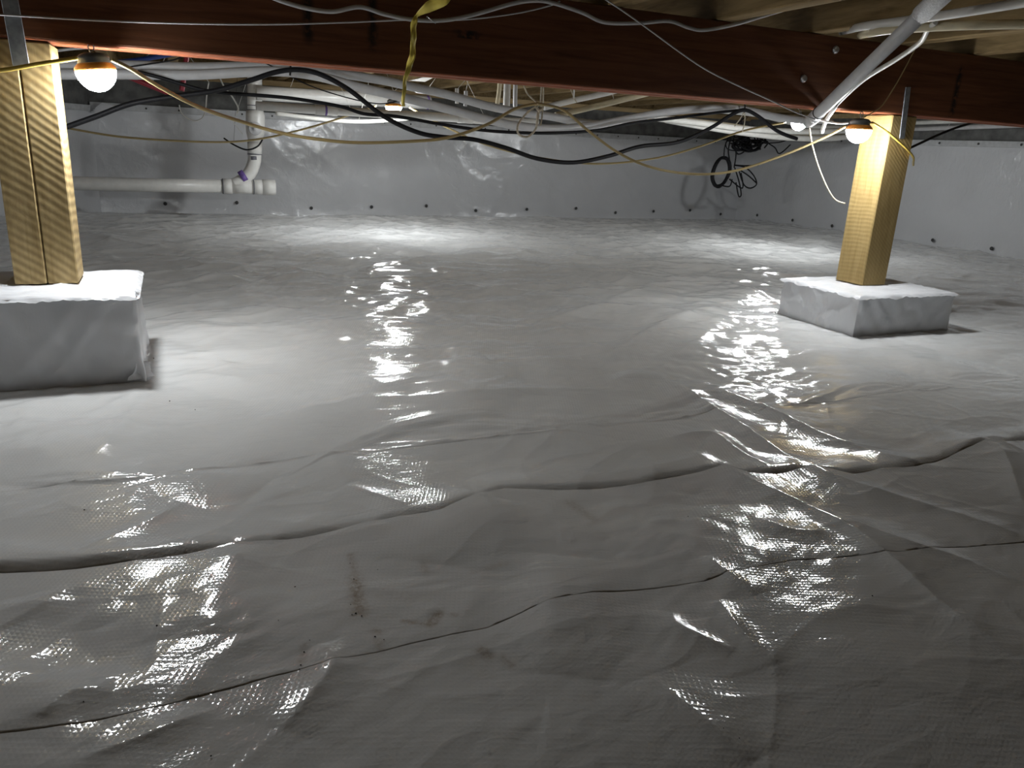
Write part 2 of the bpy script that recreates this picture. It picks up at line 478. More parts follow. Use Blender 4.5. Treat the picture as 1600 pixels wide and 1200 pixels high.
# upper double seam: lens-shaped puckers
for px, h in (([(20, 752), (130, 745), (250, 750)], .008), ([(285, 742), (400, 715), (500, 713)], .010),
              ([(515, 714), (600, 678), (680, 657), (780, 649), (895, 663)], .013), ([(905, 662), (950, 654), (1000, 655)], .006),
              ([(975, 652), (1050, 632), (1115, 622), (1175, 642)], .013), ([(1200, 645), (1270, 622), (1312, 608)], .010),
              ([(1320, 612), (1360, 602), (1410, 605)], .008), ([(1415, 608), (1445, 600), (1495, 604)], .007), ([(1480, 592), (1540, 586), (1600, 592)], .008),
              ([(560, 694), (640, 672), (780, 664), (880, 674)], .007), ([(990, 662), (1060, 648), (1130, 640)], .006)):
    ridge(px, h*.75, .040, .09, .5, step=True)
    ridge(px, -.0045, .0055, .0055, .35)
    a_, b_ = px[0], px[-1]; m_ = ((a_[0]+b_[0])/2, (a_[1]+b_[1])/2)
    ridge([a_, (m_[0], m_[1]+(.25 if h > .009 else .1)*(m_[1]-px[len(px)//2][1])*-1+6), b_], .0035, .005, .004, .35)
# long diagonal folds on the right
ridge([(1036, 596), (1090, 632), (1180, 690), (1262, 736)], .020, .05, .09)
ridge([(1100, 606), (1180, 640), (1290, 690), (1400, 724), (1480, 735)], .016, .05, .10)
ridge([(1255, 738), (1340, 768), (1440, 798), (1600, 842)], .014, .06, .09)
ridge([(1128, 735), (1200, 770), (1290, 812), (1380, 872), (1470, 950), (1600, 1040)], .010, .035, .06)
ridge([(1300, 812), (1400, 850), (1500, 880), (1600, 920)], .008, .05, .05)
ridge([(1045, 686), (1110, 682), (1150, 708), (1205, 742)], .010, .06, .03)
ridge([(1480, 720), (1540, 690), (1600, 700)], .008, .05, .05)
ridge([(1540, 692), (1570, 720), (1600, 800)], .010, .07, .07)
ridge([(1180, 812), (1230, 832), (1290, 836)], .006, .03, .03)
ridge([(1096, 872), (1140, 905), (1185, 935)], .008, .02, .03)
ridge([(1120, 940), (1160, 1000), (1215, 1045)], .008, .03, .03)
ridge([(1050, 960), (1060, 985), (1150, 1025)], .007, .03, .03)
ridge([(1010, 1060), (1080, 1120), (1180, 1200)], .008, .05, .05)
# middle of the floor
ridge([(845, 510), (900, 490), (970, 482), (1100, 500)], .020, .12, .07)
ridge([(700, 508), (780, 512), (845, 512)], .008, .08, .05)
ridge([(930, 572), (1000, 530), (1060, 500), (1150, 478)], .022, .14, .10)
ridge([(860, 515), (920, 540), (960, 560)], .010, .08, .08)
ridge([(1010, 592), (1060, 560), (1110, 520)], .014, .08, .10)
ridge([(940, 605), (1000, 590), (1045, 600)], .012, .08, .06)
ridge([(560, 622), (700, 618), (880, 610), (1040, 622)], .008, .06, .05)
ridge([(520, 560), (570, 590), (600, 618)], .008, .06, .06)
ridge([(530, 545), (600, 550), (670, 548)], .010, .05, .07)
ridge([(560, 490), (610, 505), (690, 510)], .012, .08, .08)
ridge([(590, 455), (620, 440), (660, 445)], .012, .10, .10)
ridge([(980, 410), (1080, 418), (1160, 420)], .02, .12, .10)
ridge([(1130, 440), (1170, 455), (1210, 470)], .02, .08, .10)
ridge([(400, 395), (560, 385), (720, 392)], .02, .2, .12)
ridge([(1190, 600), (1250, 585), (1330, 590)], .006, .05, .05)
# folds running from the corner of the near pier
ridge([(250, 592), (330, 588), (400, 606)], .008, .03, .04)
ridge([(225, 604), (170, 640), (120, 652)], .009, .03, .04)
ridge([(245, 605), (190, 670), (150, 720)], .010, .05, .04)
ridge([(255, 545), (340, 560), (375, 600)], .006, .03, .03)
ridge([(0, 648), (30, 640), (38, 652), (20, 672)], .006, .015, .02)
ridge([(0, 670), (120, 660), (260, 672)], .003, .006, .03)
ridge([(40, 672), (25, 720)], .003, .006, .02)
ridge([(72, 672), (55, 715)], .003, .006, .02)
ridge([(252, 652), (256, 674)], .003, .006, .01)
# foreground swells
ridge([(770, 780), (725, 820), (690, 890)], .010, .10, .10, sharp=False)
ridge([(872, 870), (870, 980), (860, 1065)], .012, .05, .09, sharp=False)
ridge([(0, 975), (120, 1010), (250, 1000)], -.016, .06, .08, sharp=False)
ridge([(370, 860), (350, 930), (320, 1000)], .010, .06, .05, sharp=False)
ridge([(60, 1130), (110, 1090), (180, 1080)], .007, .03, .03)
ridge([(500, 1010), (520, 1050), (440, 1150)], .010, .05, .04)
ridge([(130, 1190), (250, 1150), (340, 1110)], .007, .03, .03)
ridge([(120, 870), (220, 830), (290, 790)], .010, .05, .05)
ridge([(540, 760), (590, 780), (640, 800)], .007, .04, .04)
ridge([(240, 770), (330, 752), (420, 760)], .010, .10, .05, sharp=False)

PIERS = [(-0.505, -0.103, 2.059, 2.42), (2.275, 2.77, 2.039, 2.43)]
def H(x, y):
    z = H0(x, y)
    for pts, h, wn, wf, taper, sharp in RIDGES:
        xs = [p[0] for p in pts]; ys = [p[1] for p in pts]; w = 3.2*max(wn, wf)
        m = (x > min(xs)-w) & (x < max(xs)+w) & (y > min(ys)-w) & (y < max(ys)+w)
        if not m.any(): continue
        d, sd, t = poly_dist(x[m], y[m], pts)
        ww = np.where(sd > 0, wf, wn)
        prof = np.exp(-d/ww*1.3) if sharp else np.exp(-(d/ww)**2)
        if sharp == 2: prof = np.where(sd > 0, np.exp(-d/wf*1.3), np.clip(1-d/(wn*np.maximum(np.sin(np.pi*np.clip(t, .02, .98)), .05)**.5), 0, 1))
        z[m] += h*prof*np.maximum(np.sin(np.pi*np.clip(t, 0.02, 0.98)), 0)**taper
    # sheet pulled tight to the piers
    for x0, x1, y0, y1 in PIERS:
        d = np.hypot(np.maximum(np.maximum(x0-x, x-x1), 0), np.maximum(np.maximum(y0-y, y-y1), 0))
        k = np.exp(-d/0.10)
        z = z*(1-k) + k*(0.010+0.006*perlin(x*20, y*20, 91))
    # upturn at the walls
    z = np.where(y > 6.3, z*(1-sstep(6.3, 6.85, y))+(-0.03)*sstep(6.3, 6.85, y), z)
    return z

def smooth_cusp(x, nodes, w):
    r = np.zeros_like(x)
    for n_, a in nodes: r = np.maximum(r, a*np.exp(-np.abs(x-n_)/w))
    return r
S2N = [(-.55, .6), (.05, 1), (.262, .7), (.472, .9), (.80, .4), (1.01, .8), (1.18, .9), (1.33, .6), (1.735, 1), (2.15, .8), (2.6, .7)]
S1N = [(.13, .5), (.44, 1), (.77, .8), (1.06, .6)]
S3N = [(-.1, .5), (.26, 1), (.87, .8), (1.3, .7)]
def traced(px, base, seed, amp=.012):
    """plan line of a seam: photographed course where it is in view, a gentle wander beyond"""
    ps = []
    for p in px:
        z = 0.0
        for _ in range(6):
            X, Y = fl(p[0], p[1], z)
            z = .5*z+.5*float(H(np.array([[X]]), np.array([[Y]]))[0, 0])
        ps.append((X, Y))
    ps.sort()
    ps = [(-3.2, base), (ps[0][0]-.5, base)]+ps+[(ps[-1][0]+.5, base), (6.2, base)]
    xs, ys = [p[0] for p in ps], [p[1] for p in ps]
    def f(x): return np.interp(x, xs, ys)+amp*.15*perlin(x*9, x*0+.5, seed)
    return f
seam1 = traced([(0, 1150), (120, 1135), (250, 1108), (400, 1068), (500, 1040), (640, 1010), (760, 985), (850, 945), (920, 930), (1000, 925), (1100, 912), (1150, 895), (1230, 880), (1300, 875), (1400, 865), (1500, 858), (1600, 850)], .82, 101)
seam2 = traced([(0, 898), (120, 892), (250, 876), (365, 858), (470, 845), (575, 822), (690, 800), (745, 780), (790, 768), (900, 768), (1000, 760), (1130, 733), (1170, 745), (1210, 745), (1260, 735), (1330, 745), (1370, 738), (1430, 732), (1480, 718), (1540, 692), (1570, 697), (1600, 692)], 1.13, 102)
def seam3(x): return 1.470+0.012*perlin(x*2.3, x*0+.5, 103)
def lipz(x, d, nodes, amp):              # near sheet's lifted far edge, d = metres towards the camera
    return smooth_cusp(x, nodes, 0.07)*amp*np.exp(-d/0.09)
def valley(x, d, nodes, h, dip=.004):              # far sheet swells, then dips under the seam
    s = 0.3+0.7*(1-smooth_cusp(x, nodes, 0.035))
    s = s*np.interp(x, [-9, 0, .10, .95, 1.06, 1.2, 1.35, 1.7, 9], [1, 1, .5, .5, .9, .9, .5, .6, .5])
    return h*s*(np.exp(-((d-0.024)/np.where(d > .024, 0.060, 0.018))**2)) - dip*np.exp(-d/0.010)
DIRT = [((555, 905), (562, 965), .011, .9), ((548, 870), (556, 905), .006, .5), ((630, 978), (672, 985), .004, .8), ((672, 985), (684, 968), .008, .95),
        ((705, 970), (712, 972), .004, .5), ((752, 1030), (762, 1038), .008, .75), ((785, 1040), (798, 1055), .006, .45), ((662, 890), (668, 900), .008, .35),
        ((585, 993), (592, 996), .006, .6), ((590, 1010), (596, 1025), .006, .4), ((740, 900), (790, 890), .006, .28), ((890, 790), (925, 815), .012, .35),
        ((600, 930), (640, 940), .02, .18), ((476, 1020), (470, 1045), .005, .6), ((670, 675), (690, 680), .01, .15), ((1080, 1110), (1100, 1130), .01, .3)]
def dirt_at(x, y):
    r = np.zeros_like(x)
    for a, b_, w, s in DIRT:
        d, _, _ = poly_dist(x, y, [fl(*a), fl(*b_)])
        r = np.maximum(r, s*np.exp(-(d/w)**2))
    return r

floor = MB().box((-3.2, -2.6, -0.30), (6.3, 7.2, -0.16), 0).build('floor', M['concrete'])
tag(floor, kind='structure')
def xs_(lo, hi, step): return np.concatenate([np.arange(-3.0, lo, 0.06), np.arange(lo, hi, step), np.arange(hi, 6.05, 0.06)])
def sheet(xs, y0f, y1f, vs, zf, dirt=True):
    X, V = np.meshgrid(xs, vs)
    Ya, Yb = y0f(X), y1f(X)
    Yy = Ya+(Yb-Ya)*V
    Z = H(X, Yy)
    Z = zf(X, Yy, Z, Ya, Yb)
    return grid_obj('liner_sheet', np.stack([X, Yy, Z], -1), M['liner'], floor, {'dirt': dirt_at(X, Yy)} if dirt else None)
OV = 0.06
v = np.concatenate([np.linspace(0, 0.86, 40), np.linspace(0.862, 1, 190)])
sheet(xs_(-0.45, 1.7, 0.0032), lambda x: x*0-2.4, seam1, v, lambda X, Y, Z, a, b: Z+0.0025+lipz(X, b-Y, S1N, .002))
v = np.linspace(0, 1, 125)
sheet(xs_(-0.55, 2.2, 0.0034), lambda x: seam1(x)-OV, seam2, v,
      lambda X, Y, Z, a, b: Z+np.where(Y > a+OV, valley(X, np.abs(Y-a-OV), S1N, .0006, .0008), -.008)+0.003+lipz(X, b-Y, S2N, .010))
v = np.linspace(0, 1, 115)
sheet(xs_(-0.65, 2.9, 0.0040), lambda x: seam2(x)-OV, seam3, v,
      lambda X, Y, Z, a, b: Z+np.where(Y > a+OV, valley(X, np.abs(Y-a-OV), S2N, .011), -.010)+0.003+lipz(X, b-Y, S3N, .005))
ys = np.concatenate([np.arange(0, .9, .007), np.arange(.9, 2.6, .012), np.arange(2.6, 5.42, .018)]); v = ys/ys[-1]
sheet(xs_(-1.1, 5.9, 0.0105), lambda x: seam3(x)-OV, lambda x: x*0+6.90, v,
      lambda X, Y, Z, a, b: Z+np.where(Y > a+OV, 0.0, -.008))

# ---- walls with white lining
def wall(name, a, b, z0, z1, seed, wr=0.010, step=0.02, label=None):
    """lining stretched over the foundation between plan points a and b"""
    ax, ay = a; bx, by = b
    Lw = math.hypot(bx-ax, by-ay); n = int(Lw/step); m_ = 44
    ux, uy = (bx-ax)/Lw, (by-ay)/Lw; nx, ny = uy, -ux     # nx,ny towards the room when walking a -> b clockwise
    T, Zs = np.meshgrid(np.linspace(0, 1, n), np.linspace(0, 1, m_))
    S = T*Lw; Zz = z0+(z1-z0)*Zs
    p, q = rot(S, Zz, -35)
    off = wr*(0.5*crease(p*1.5, q*3.8, seed, .10)+0.35*crease(*rot(S*2.2, Zz*2.6, 20), seed+5, .10)+0.9*np.abs(perlin(S*1.2, Zz*1.6, seed+2)))
    off += 0.10*wr*fbm(S*14, Zz*14, seed+3, 2)
    bot = np.exp(-Zs/0.06)
    off = off+0.018*bot+0.006*bot*perlin(S*9, Zs*0, seed+4)
    off *= 1-0.7*sstep(0.9, 1.0, Zs)
    P = np.stack([ax+ux*S+nx*off, ay+uy*S+ny*off, Zz], -1)
    o = grid_obj(name, P, M['wall_liner'], flip=True)
    tag(o, label, kind='structure')
    def put(s, z, d): return Vector((ax+ux*s+nx*d, ay+uy*s+ny*d, z))
    return o, put, Lw, Vector((ux, uy, 0)), Vector((nx, ny, 0))
def obox(o, U, Nn, su, sn, sz, bev=0.002):
    mb = MB()
    mb.box((-su/2, -sn/2, -sz/2), (su/2, sn/2, sz/2), bev)
    mb.v = [tuple(Vector(o)+U*v_[0]+Nn*v_[1]+Vector((0, 0, v_[2]))) for v_ in mb.v]
    return mb
disc_me = None
def fasteners(parent, spots, Nn):
    global disc_me
    for p in spots:
        o = MB().lathe([(0.004, .004), (.013, .004), (.015, 0)], (0, 0, 0), Nn, 8)
        oo = o.build('fastener', M['fastener'], parent); oo.location = p-parent.location

wb, put, Lw, U, Nn = wall('wall_back', (BX0, BY), (BXR, BY), -0.06, TOP, 201, label='back foundation wall lined in white plastic')
MB_ = obox(put(Lw/2, TOP, .012), U, Nn, Lw, .016, .05); bar = MB_.build('termination_bar', M['bar'], wb)
for i in range(26):
    p = put(0.15+i*0.232, TOP, .022)
    MB().lathe([(0.003, .004), (.007, .003), (.008, 0)], p, Nn, 6).build('screw', M['fastener'], bar)
fasteners(wb, [put(s, 0.045+0.02*math.sin(i*2.1), .026) for i, s in enumerate((0.46, 1.0, 1.6, 2.12, 2.62, 3.1, 3.62, 4.15, 4.6, 5.05, 5.5, 5.9))], Nn)
obox(put(Lw/2, (TOP+.985)/2+.01, -.08), U, Nn, Lw+.4, .14, .985-TOP+.04, 0).build('concrete_ledge', M['concrete'], wb)
obox(put(Lw/2, 1.005, -.05), U, Nn, Lw+.4, .14, .04, 0).build('sill_plate', M['sill'], wb)
obox(put(Lw/2, 1.15, -.09), U, Nn, Lw+.4, .04, .25, 0).build('rim_board', M['joist'], wb)

wr_, put, Lw, U, Nn = wall('wall_right', (BXR, BY), (5.95, -2.5), -0.06, TOP+.05, 231, wr=.012, step=.03, label='right foundation wall lined in white plastic')
bar = obox(put(Lw/2, TOP+.05, .012), U, Nn, Lw, .016, .045).build('termination_bar', M['bar'], wr_)
for i in range(14):
    MB().lathe([(0.003, .004), (.009, .003), (.010, 0)], put(0.3+i*0.33, TOP+.05, .022), Nn, 6).build('screw', M['fastener'], bar)
fasteners(wr_, [put(s, .05, .028) for s in (0.35, 0.85, 1.35, 1.9, 2.4, 2.9, 3.4)], Nn)
obox(put(Lw/2, (TOP+1.0)/2+.03, -.08), U, Nn, Lw, .14, 1.0-TOP, 0).build('concrete_ledge', M['concrete'], wr_)
obox(put(Lw/2, 1.02, -.05), U, Nn, Lw, .14, .04, 0).build('sill_plate', M['sill'], wr_)
obox(put(Lw/2, 1.15, -.09), U, Nn, Lw, .04, .25, 0).build('rim_board', M['joist'], wr_)

wl, put, Lw, U, Nn = wall('wall_left', (-3.1, 2.6), (BX0, BY), -0.06, TOP-.02, 251, step=.03, label='left foundation wall lined in white plastic')
obox(put(Lw/2, TOP-.02, .012), U, Nn, Lw, .016, .045).build('termination_bar', M['bar'], wl)
obox(put(Lw/2, (TOP+1.0)/2, -.08), U, Nn, Lw, .14, 1.0-TOP+.04, 0).build('concrete_ledge', M['concrete'], wl)
w5, put, Lw, U, Nn = wall('wall_side', (-3.1, -2.5), (-3.1, 2.6), -0.06, 1.27, 261, step=.06, label='side foundation wall lined in white plastic')
w6, put, Lw, U, Nn = wall('wall_front', (5.95, -2.5), (-3.1, -2.5), -0.06, 1.27, 271, step=.06, label='foundation wall behind the camera lined in white plastic')

# ---- ceiling (subfloor boards) and joists
ceiling = bpy.data.objects.new('ceiling', None); COL.objects.link(ceiling); ceiling.location = (1.4, 2.2, 1.28)
tag(ceiling, 'plywood subfloor above the joists', kind='structure')
yy = -2.6
while yy < 7.2:
    MB().box((-3.2, yy, 1.275), (6.2, min(yy+1.216, 7.2), 1.30), 0).build('subfloor_panel', M['deck'], ceiling)
    yy += 1.22
first = None
for i in range(-12, 10):
    x0 = 1.643+0.4*i
    if x0 < -1.2 or x0 > 5.6: continue
    o = MB().box((x0, -2.5, 1.036), (x0+.062, 6.88, 1.272), .003).build('floor_joist', M['joist'])
    if i in (0, 1, 2, 3):
        lab = ('timber floor joist over the beam beside the white cable at upper right', 'timber floor joist crossing behind the top of the slanting grey pipe',
               'timber floor joist under the cream pipe right of the slanting pipe', 'timber floor joist over the beam at the right edge, above the right post')[i]
        tag(o, lab, 'joist', 'floor joists above the beam')
    else:
        tag(o, 'timber floor joist seen only beyond the beam in the dark gap', 'joist', 'floor joists seen beyond the beam')

# =================================================================== BEAM, POSTS, PIERS
beam = empty('beam', (1.5, 2.295, .80), 'red-brown laminated timber beam spanning the top of the picture', 'beam')
for k in range(3):
    y0 = 2.228+k*.0455
    zb = 0.80+(0.0, .003, .001)[k]
    MB().box((-2.6, y0, zb+.004), (5.7, y0+.0440, 1.034), .002).build('beam_ply', M['beam'], beam)
    MB().box((-2.6, y0+.001, zb), (5.7, y0+.0425, zb+.006), .003).build('ply_edge', M['ply_edge'], beam)['label'] = 'bright orange-brown underside edge of a ply'
for px, py in ((1255, 123), (1305, 78)):
    p = at(px, py, 2.226)
    MB().lathe([(.004, -.010), (.010, -.009), (.013, -.004), (.013, 0)], p, (0, 1, 0), 12).build('bolt', M['steel'], beam)
p = at(666, 30, 2.226)
MB().tube([p+Vector((0, .004, 0)), p+Vector((-.004, -.02, .004)), p+Vector((.018, -.03, -.012))], .0014, 6).build('nail', M['steel'], beam)

def strap(pts, Y, w, parent):
    a, b_ = trace(pts, Y)
    d = (b_-a); Ld = d.length; d.normalize(); s = Vector((0, 1, 0)).cross(d)
    mb = MB().box((-w/2, -.0016, 0), (w/2, .0016, Ld), .0008)
    mb.v = [tuple(a+s*v_[0]+Vector((0, 1, 0))*v_[1]+d*v_[2]) for v_ in mb.v]
    o = mb.build('strap', M['galv'], parent); o['label'] = 'grey galvanised steel strap nailed from beam to post'
    for t in (.12, .32, .55, .78, .93):
        MB().lathe([(.002, -.004), (.004, -.003), (.005, 0)], a+d*Ld*t+Vector((0.004*(-1)**int(t*10), -.0016, 0)), (0, 1, 0), 6).build('nail_head', M['marker'], o)

lp = empty('post', (-.304, 2.298, .233), 'doubled rough sawn timber post with a centre seam standing on the left pier', 'post')
MB().box((-.374, 2.228, .230), (-.3045, 2.366, .798), .003).build('post_half', M['post'], lp)
MB().box((-.3025, 2.2295, .230), (-.234, 2.367, .797), .003).build('post_half', M['post'], lp)
strap([(8, -40), (34, 106)], 2.224, .034, lp)
rp = empty('post', (2.548, 2.298, .160), 'single square timber post with one brightly lit face standing on the right pier', 'post')
MB().box((2.484, 2.228, .158), (2.612, 2.366, .798), .004).build('post_shaft', M['post_clean'], rp)
strap([(1419, 136), (1409, 217)], 2.224, .026, rp)

def pier(b4, zt, label, seed):
    x0, x1, y0, y1 = b4
    e = empty('pier', ((x0+x1)/2, (y0+y1)/2, 0), label, 'pier')
    # skirt: perimeter loop, slightly slack plastic
    per = []
    n = 36
    cs = [(x0, y0), (x1, y0), (x1, y1), (x0, y1)]
    for i in range(4):
        a = cs[i]; b_ = cs[(i+1) % 4]
        for t in np.linspace(0, 1, n, endpoint=False): per.append((a[0]+(b_[0]-a[0])*t, a[1]+(b_[1]-a[1])*t))
    per = np.array(per+[per[0]]); cx, cy = (x0+x1)/2, (y0+y1)/2
    hx, hy = (x1-x0)/2, (y1-y0)/2
    rows = 26; P = np.zeros((rows, len(per), 3)); s = np.arange(len(per))*0.011
    for j in range(rows):
        v_ = j/(rows-1); z = -.05+(zt-.004+.05)*v_
        X, Y = per[:, 0].copy(), per[:, 1].copy()
        # rounded corners
        lx = np.clip(X, x0+.008, x1-.008); ly = np.clip(Y, y0+.008, y1-.008)
        dx, dy = X-lx, Y-ly; dl = np.hypot(dx, dy)+1e-9
        k = np.minimum(1, .008/dl); X = lx+dx*k; Y = ly+dy*k
        ang = np.arange(len(per))/ (len(per)-1)*2*np.pi
        cxn, cyn = 3*np.cos(ang), 3*np.sin(ang)
        off = .011*np.abs(perlin(cxn*1.4, cyn*1.4+z*10, seed))+.006*crease(cxn+z*7, cyn-z*5, seed+1, .1)+.0012*perlin(cxn*6, cyn*6+z*40, seed+2)
        off = off+.010*(1-v_)**3
        P[j, :, 0] = X+(X-cx)/hx*off; P[j, :, 1] = Y+(Y-cy)/hy*off; P[j, :, 2] = z
    grid_obj('side_wrap', P, M['wrap'], e)
    # top sheet: folded over the edges with a ragged lip
    m_ = 64; g = np.linspace(-1.07, 1.07, m_)
    A, B = np.meshgrid(g, g)
    X = cx+np.clip(A, -1, 1)*(hx+.006); Y = cy+np.clip(B, -1, 1)*(hy+.006)
    ov = np.maximum(np.maximum(np.abs(A)-1, 0), np.maximum(np.abs(B)-1, 0))/.07
    rag = .006+.007*perlin(A*5, B*5, seed+4)+.005*perlin(A*14, B*14, seed+5)
    out = np.sign(A)*np.maximum(np.abs(A)-1, 0)/.07*.008; oup = np.sign(B)*np.maximum(np.abs(B)-1, 0)/.07*.008
    Z = zt+.0035*fbm(A*3, B*6, seed+6, 2)+.003*crease(A*2+B, B*4, seed+7, .1)-.004*(np.maximum(np.abs(A), np.abs(B)) > .97)
    pc = (lp if seed < 320 else rp).location
    Z = np.where((np.abs(X-pc.x) < .085) & (np.abs(Y-2.298) < .085), zt-.004, Z)
    Z = np.where(ov > 0, Z-rag*ov, Z)
    grid_obj('top_wrap', np.stack([X+out, Y+oup, Z], -1), M['wrap'], e)
    # core the plastic is wrapped round
    MB().box((x0+.008, y0+.008, -.05), (x1-.008, y1-.008, zt-.012), .004).build('block', M['concrete'], e)
    return e
pl = pier(PIERS[0], .230, 'white plastic wrapped pier block cut by the left edge of the picture', 301)
pr = pier(PIERS[1], .158, 'white plastic wrapped pier block standing free under the right post', 331)
# folded corner ears of the wrapping
def ear(parent, base, a, b_, c):
    P = np.zeros((6, 8, 3))
    for i in range(6):
        for j in range(8):
            u, v_ = i/5, j/7
            p = Vector(base)*(1-u)*(1-v_)+Vector(a)*u*(1-v_)+Vector(b_)*v_*(1-u)+Vector(c)*u*v_
            P[i, j] = (p.x+.004*math.sin(u*7+v_*5), p.y-.006*math.sin(v_*3.1)*math.sin(u*3.1), p.z+.003*math.sin(v_*9))
    grid_obj('corner_fold', P, M['wrap'], parent)
ear(pl, (-.112, 2.052, .06), (-.092, 2.10, .05), (-.13, 2.035, .018), (-.070, 2.075, .015))
ear(pl, (-.100, 2.052, .236), (-.095, 2.10, .232), (-.094, 2.06, .205), (-.090, 2.085, .200))

# =================================================================== WORK LAMPS
def lamp(c, label, tilt=0.0, s=1.0, glow='glow'):
    """hanging temporary work lamp; c = centre of the dome's rim"""
    e = empty('work_lamp', Vector(c)-Vector((0, 0, .055*s)), label, 'lamp')
    ax = Vector((math.sin(tilt), 0, math.cos(tilt)))
    o = Vector(c)
    MB().lathe([(.0505*s*math.cos(t), -.056*s*math.sin(t)) for t in np.linspace(0.0, math.pi/2, 9)][::-1], o, ax, 24).build('dome', M[glow], e)['label'] = 'glowing white dome'
    MB().lathe([(.051*s, -.003*s), (.0515*s, .004*s), (.047*s, .010*s), (.040*s, .016*s)], o, ax, 24).build('collar', M['orange'], e)['label'] = 'orange collar above the dome'
    MB().lathe([(.040*s, .0155*s), (.038*s, .022*s), (.041*s, .026*s), (.040*s, .031*s), (.030*s, .039*s), (.020*s, .041*s)], o, ax, 20).build('housing', M['housing'], e)['label'] = 'dark grey lamp housing'
    h = o+ax*.041*s
    hk = [h+Vector((math.cos(t)*.007, 0, .016+math.sin(t)*.012))*s for t in np.linspace(-2.2, 4.2, 14)]
    MB().tube([h+Vector((0, 0, -.004))]+hk, .0016*s, 6).build('hook', M['steel'], e)
    return e
l1 = lamp((-.146, 2.232, .746), 'lit work lamp hanging beside the left post, largest of the lamps', tilt=-.12, s=.9)
l2 = lamp((1.331, 5.046, .822), 'lit work lamp far back behind the yellow ribbon, half hidden by pipes', glow='glow_far')
hang(l2, (1.331, 5.046, .91))
l3 = lamp((3.824, 4.171, .860), 'small lit work lamp far back, left of the lamp at the right post', glow='glow_far')
hang(l3, (3.824, 4.171, .92))
l4 = lamp((2.315, 2.215, .738), 'lit work lamp hanging against the left face of the right post', s=.88)
lamp((-2.45, 2.20, .757), 'lit work lamp further along the cord, outside the picture to the left')

# =================================================================== CORDS AND CABLES
run('cord', [(-120, 122, 2.17), (0, 110, 2.17), (60, 100, 2.175), (121, 91, 2.185)], None, 6, M['yellow_cord'], 'yellow lamp cord crossing the left post at the picture edge', 'cord', r=.0048)
run('cord', [(174, 93, 2.19), (205, 108, 2.20), (250, 136, 2.25), (310, 167, 2.32), (380, 191, 2.4), (440, 208, 2.42), (500, 218, 2.42), (560, 223, 2.42), (640, 221, 2.42), (700, 215, 2.42), (760, 195, 2.42), (805, 170, 2.42), (840, 162, 2.42)],
    None, 6, M['tan_cord'], 'tan lamp cord sagging from the left lamp to the rope tie', 'cord', r=.0048)
run('cord', [(840, 162, 2.42), (880, 172, 2.42), (920, 205, 2.42), (965, 238, 2.42), (1010, 259, 2.40), (1060, 270, 2.40), (1110, 272, 2.38), (1160, 264, 2.36), (1230, 240, 2.32), (1290, 214, 2.28), (1322, 197, 2.24)],
    None, 5, M['tan_cord'], 'tan lamp cord sagging from the rope tie to the right lamp', 'cord', r=.0045)
run('cord', [(1362, 191, 2.20), (1385, 205, 2.20), (1405, 222, 2.20), (1419, 235, 2.203), (1427, 246, 2.235), (1427, 254, 2.31), (1427, 258, 2.42)], None, 4, M['yellow_cord'], 'yellow cord bending round the right post beside the lamp', 'cord', r=.0042)
run('cord', [(60, 190, 5.0), (110, 201, 5.0), (200, 215, 5.0), (330, 222, 5.0), (400, 218, 5.0), (470, 203, 5.0), (540, 182, 5.0), (588, 165, 5.04)], None, 3, M['tan_cord'], 'thin tan cord drooping far back from the left to the far lamp', 'cord')
run('cord', [(640, 168, 5.04), (700, 200, 4.9), (760, 226, 4.8), (840, 246, 4.7), (930, 256, 4.6), (1020, 248, 4.45), (1090, 230, 4.35), (1160, 205, 4.25), (1228, 191, 4.17)], None, 3, M['tan_cord'], 'thin yellow cord far back between the two far lamps', 'cord')

run('cable', [(60, 208), (95, 201), (150, 182), (205, 162), (270, 151), (335, 142), (390, 126), (430, 113), (465, 109), (500, 116), (545, 140), (600, 182), (650, 206), (690, 214), (740, 218), (790, 231), (840, 248), (895, 254), (950, 244), (1000, 229), (1060, 222), (1110, 200), (1140, 181), (1163, 172), (1185, 182), (1215, 205), (1245, 217)],
    3.0, 7, M['black'], 'thick black cable swooping in waves below the hoses', 'cable')
run('cable', [(215, 112), (260, 124), (310, 139), (350, 145), (450, 153), (530, 166), (570, 178), (620, 182), (700, 196), (770, 205), (850, 208), (930, 204), (990, 192), (1050, 185), (1120, 176), (1160, 172)],
    3.2, 5, M['black'], 'thinner black cable running nearly straight behind the swooping one', 'cable')
run('cable', [(200, 105), (240, 99), (270, 94), (285, 88)], 3.3, 2.2, M['black'], 'thin black wire above the white hoses near the left lamp', 'cable')
run('cable', [(395, 90), (430, 106), (480, 132), (540, 152), (590, 162), (620, 158), (640, 150)], 3.4, 1.8, M['black'], 'thin dark wire crossing the hoses and the wide white pipe', 'cable')
o = run('cable', [(350, 216, 5.9), (365, 226, 5.85), (385, 234, 5.8), (402, 229, 5.8), (410, 218, 5.85)], None, 2.6, M['black'], 'short black wire tail hooked round the drain pipe', 'cable'); hang(o, at(365, 226, 5.85), .001, 'black')
run('cable', [(1600, 182), (1530, 190), (1480, 205), (1420, 232), (1400, 240)], 3.6, 4, M['black'], 'black cable behind and right of the right post', 'cable')

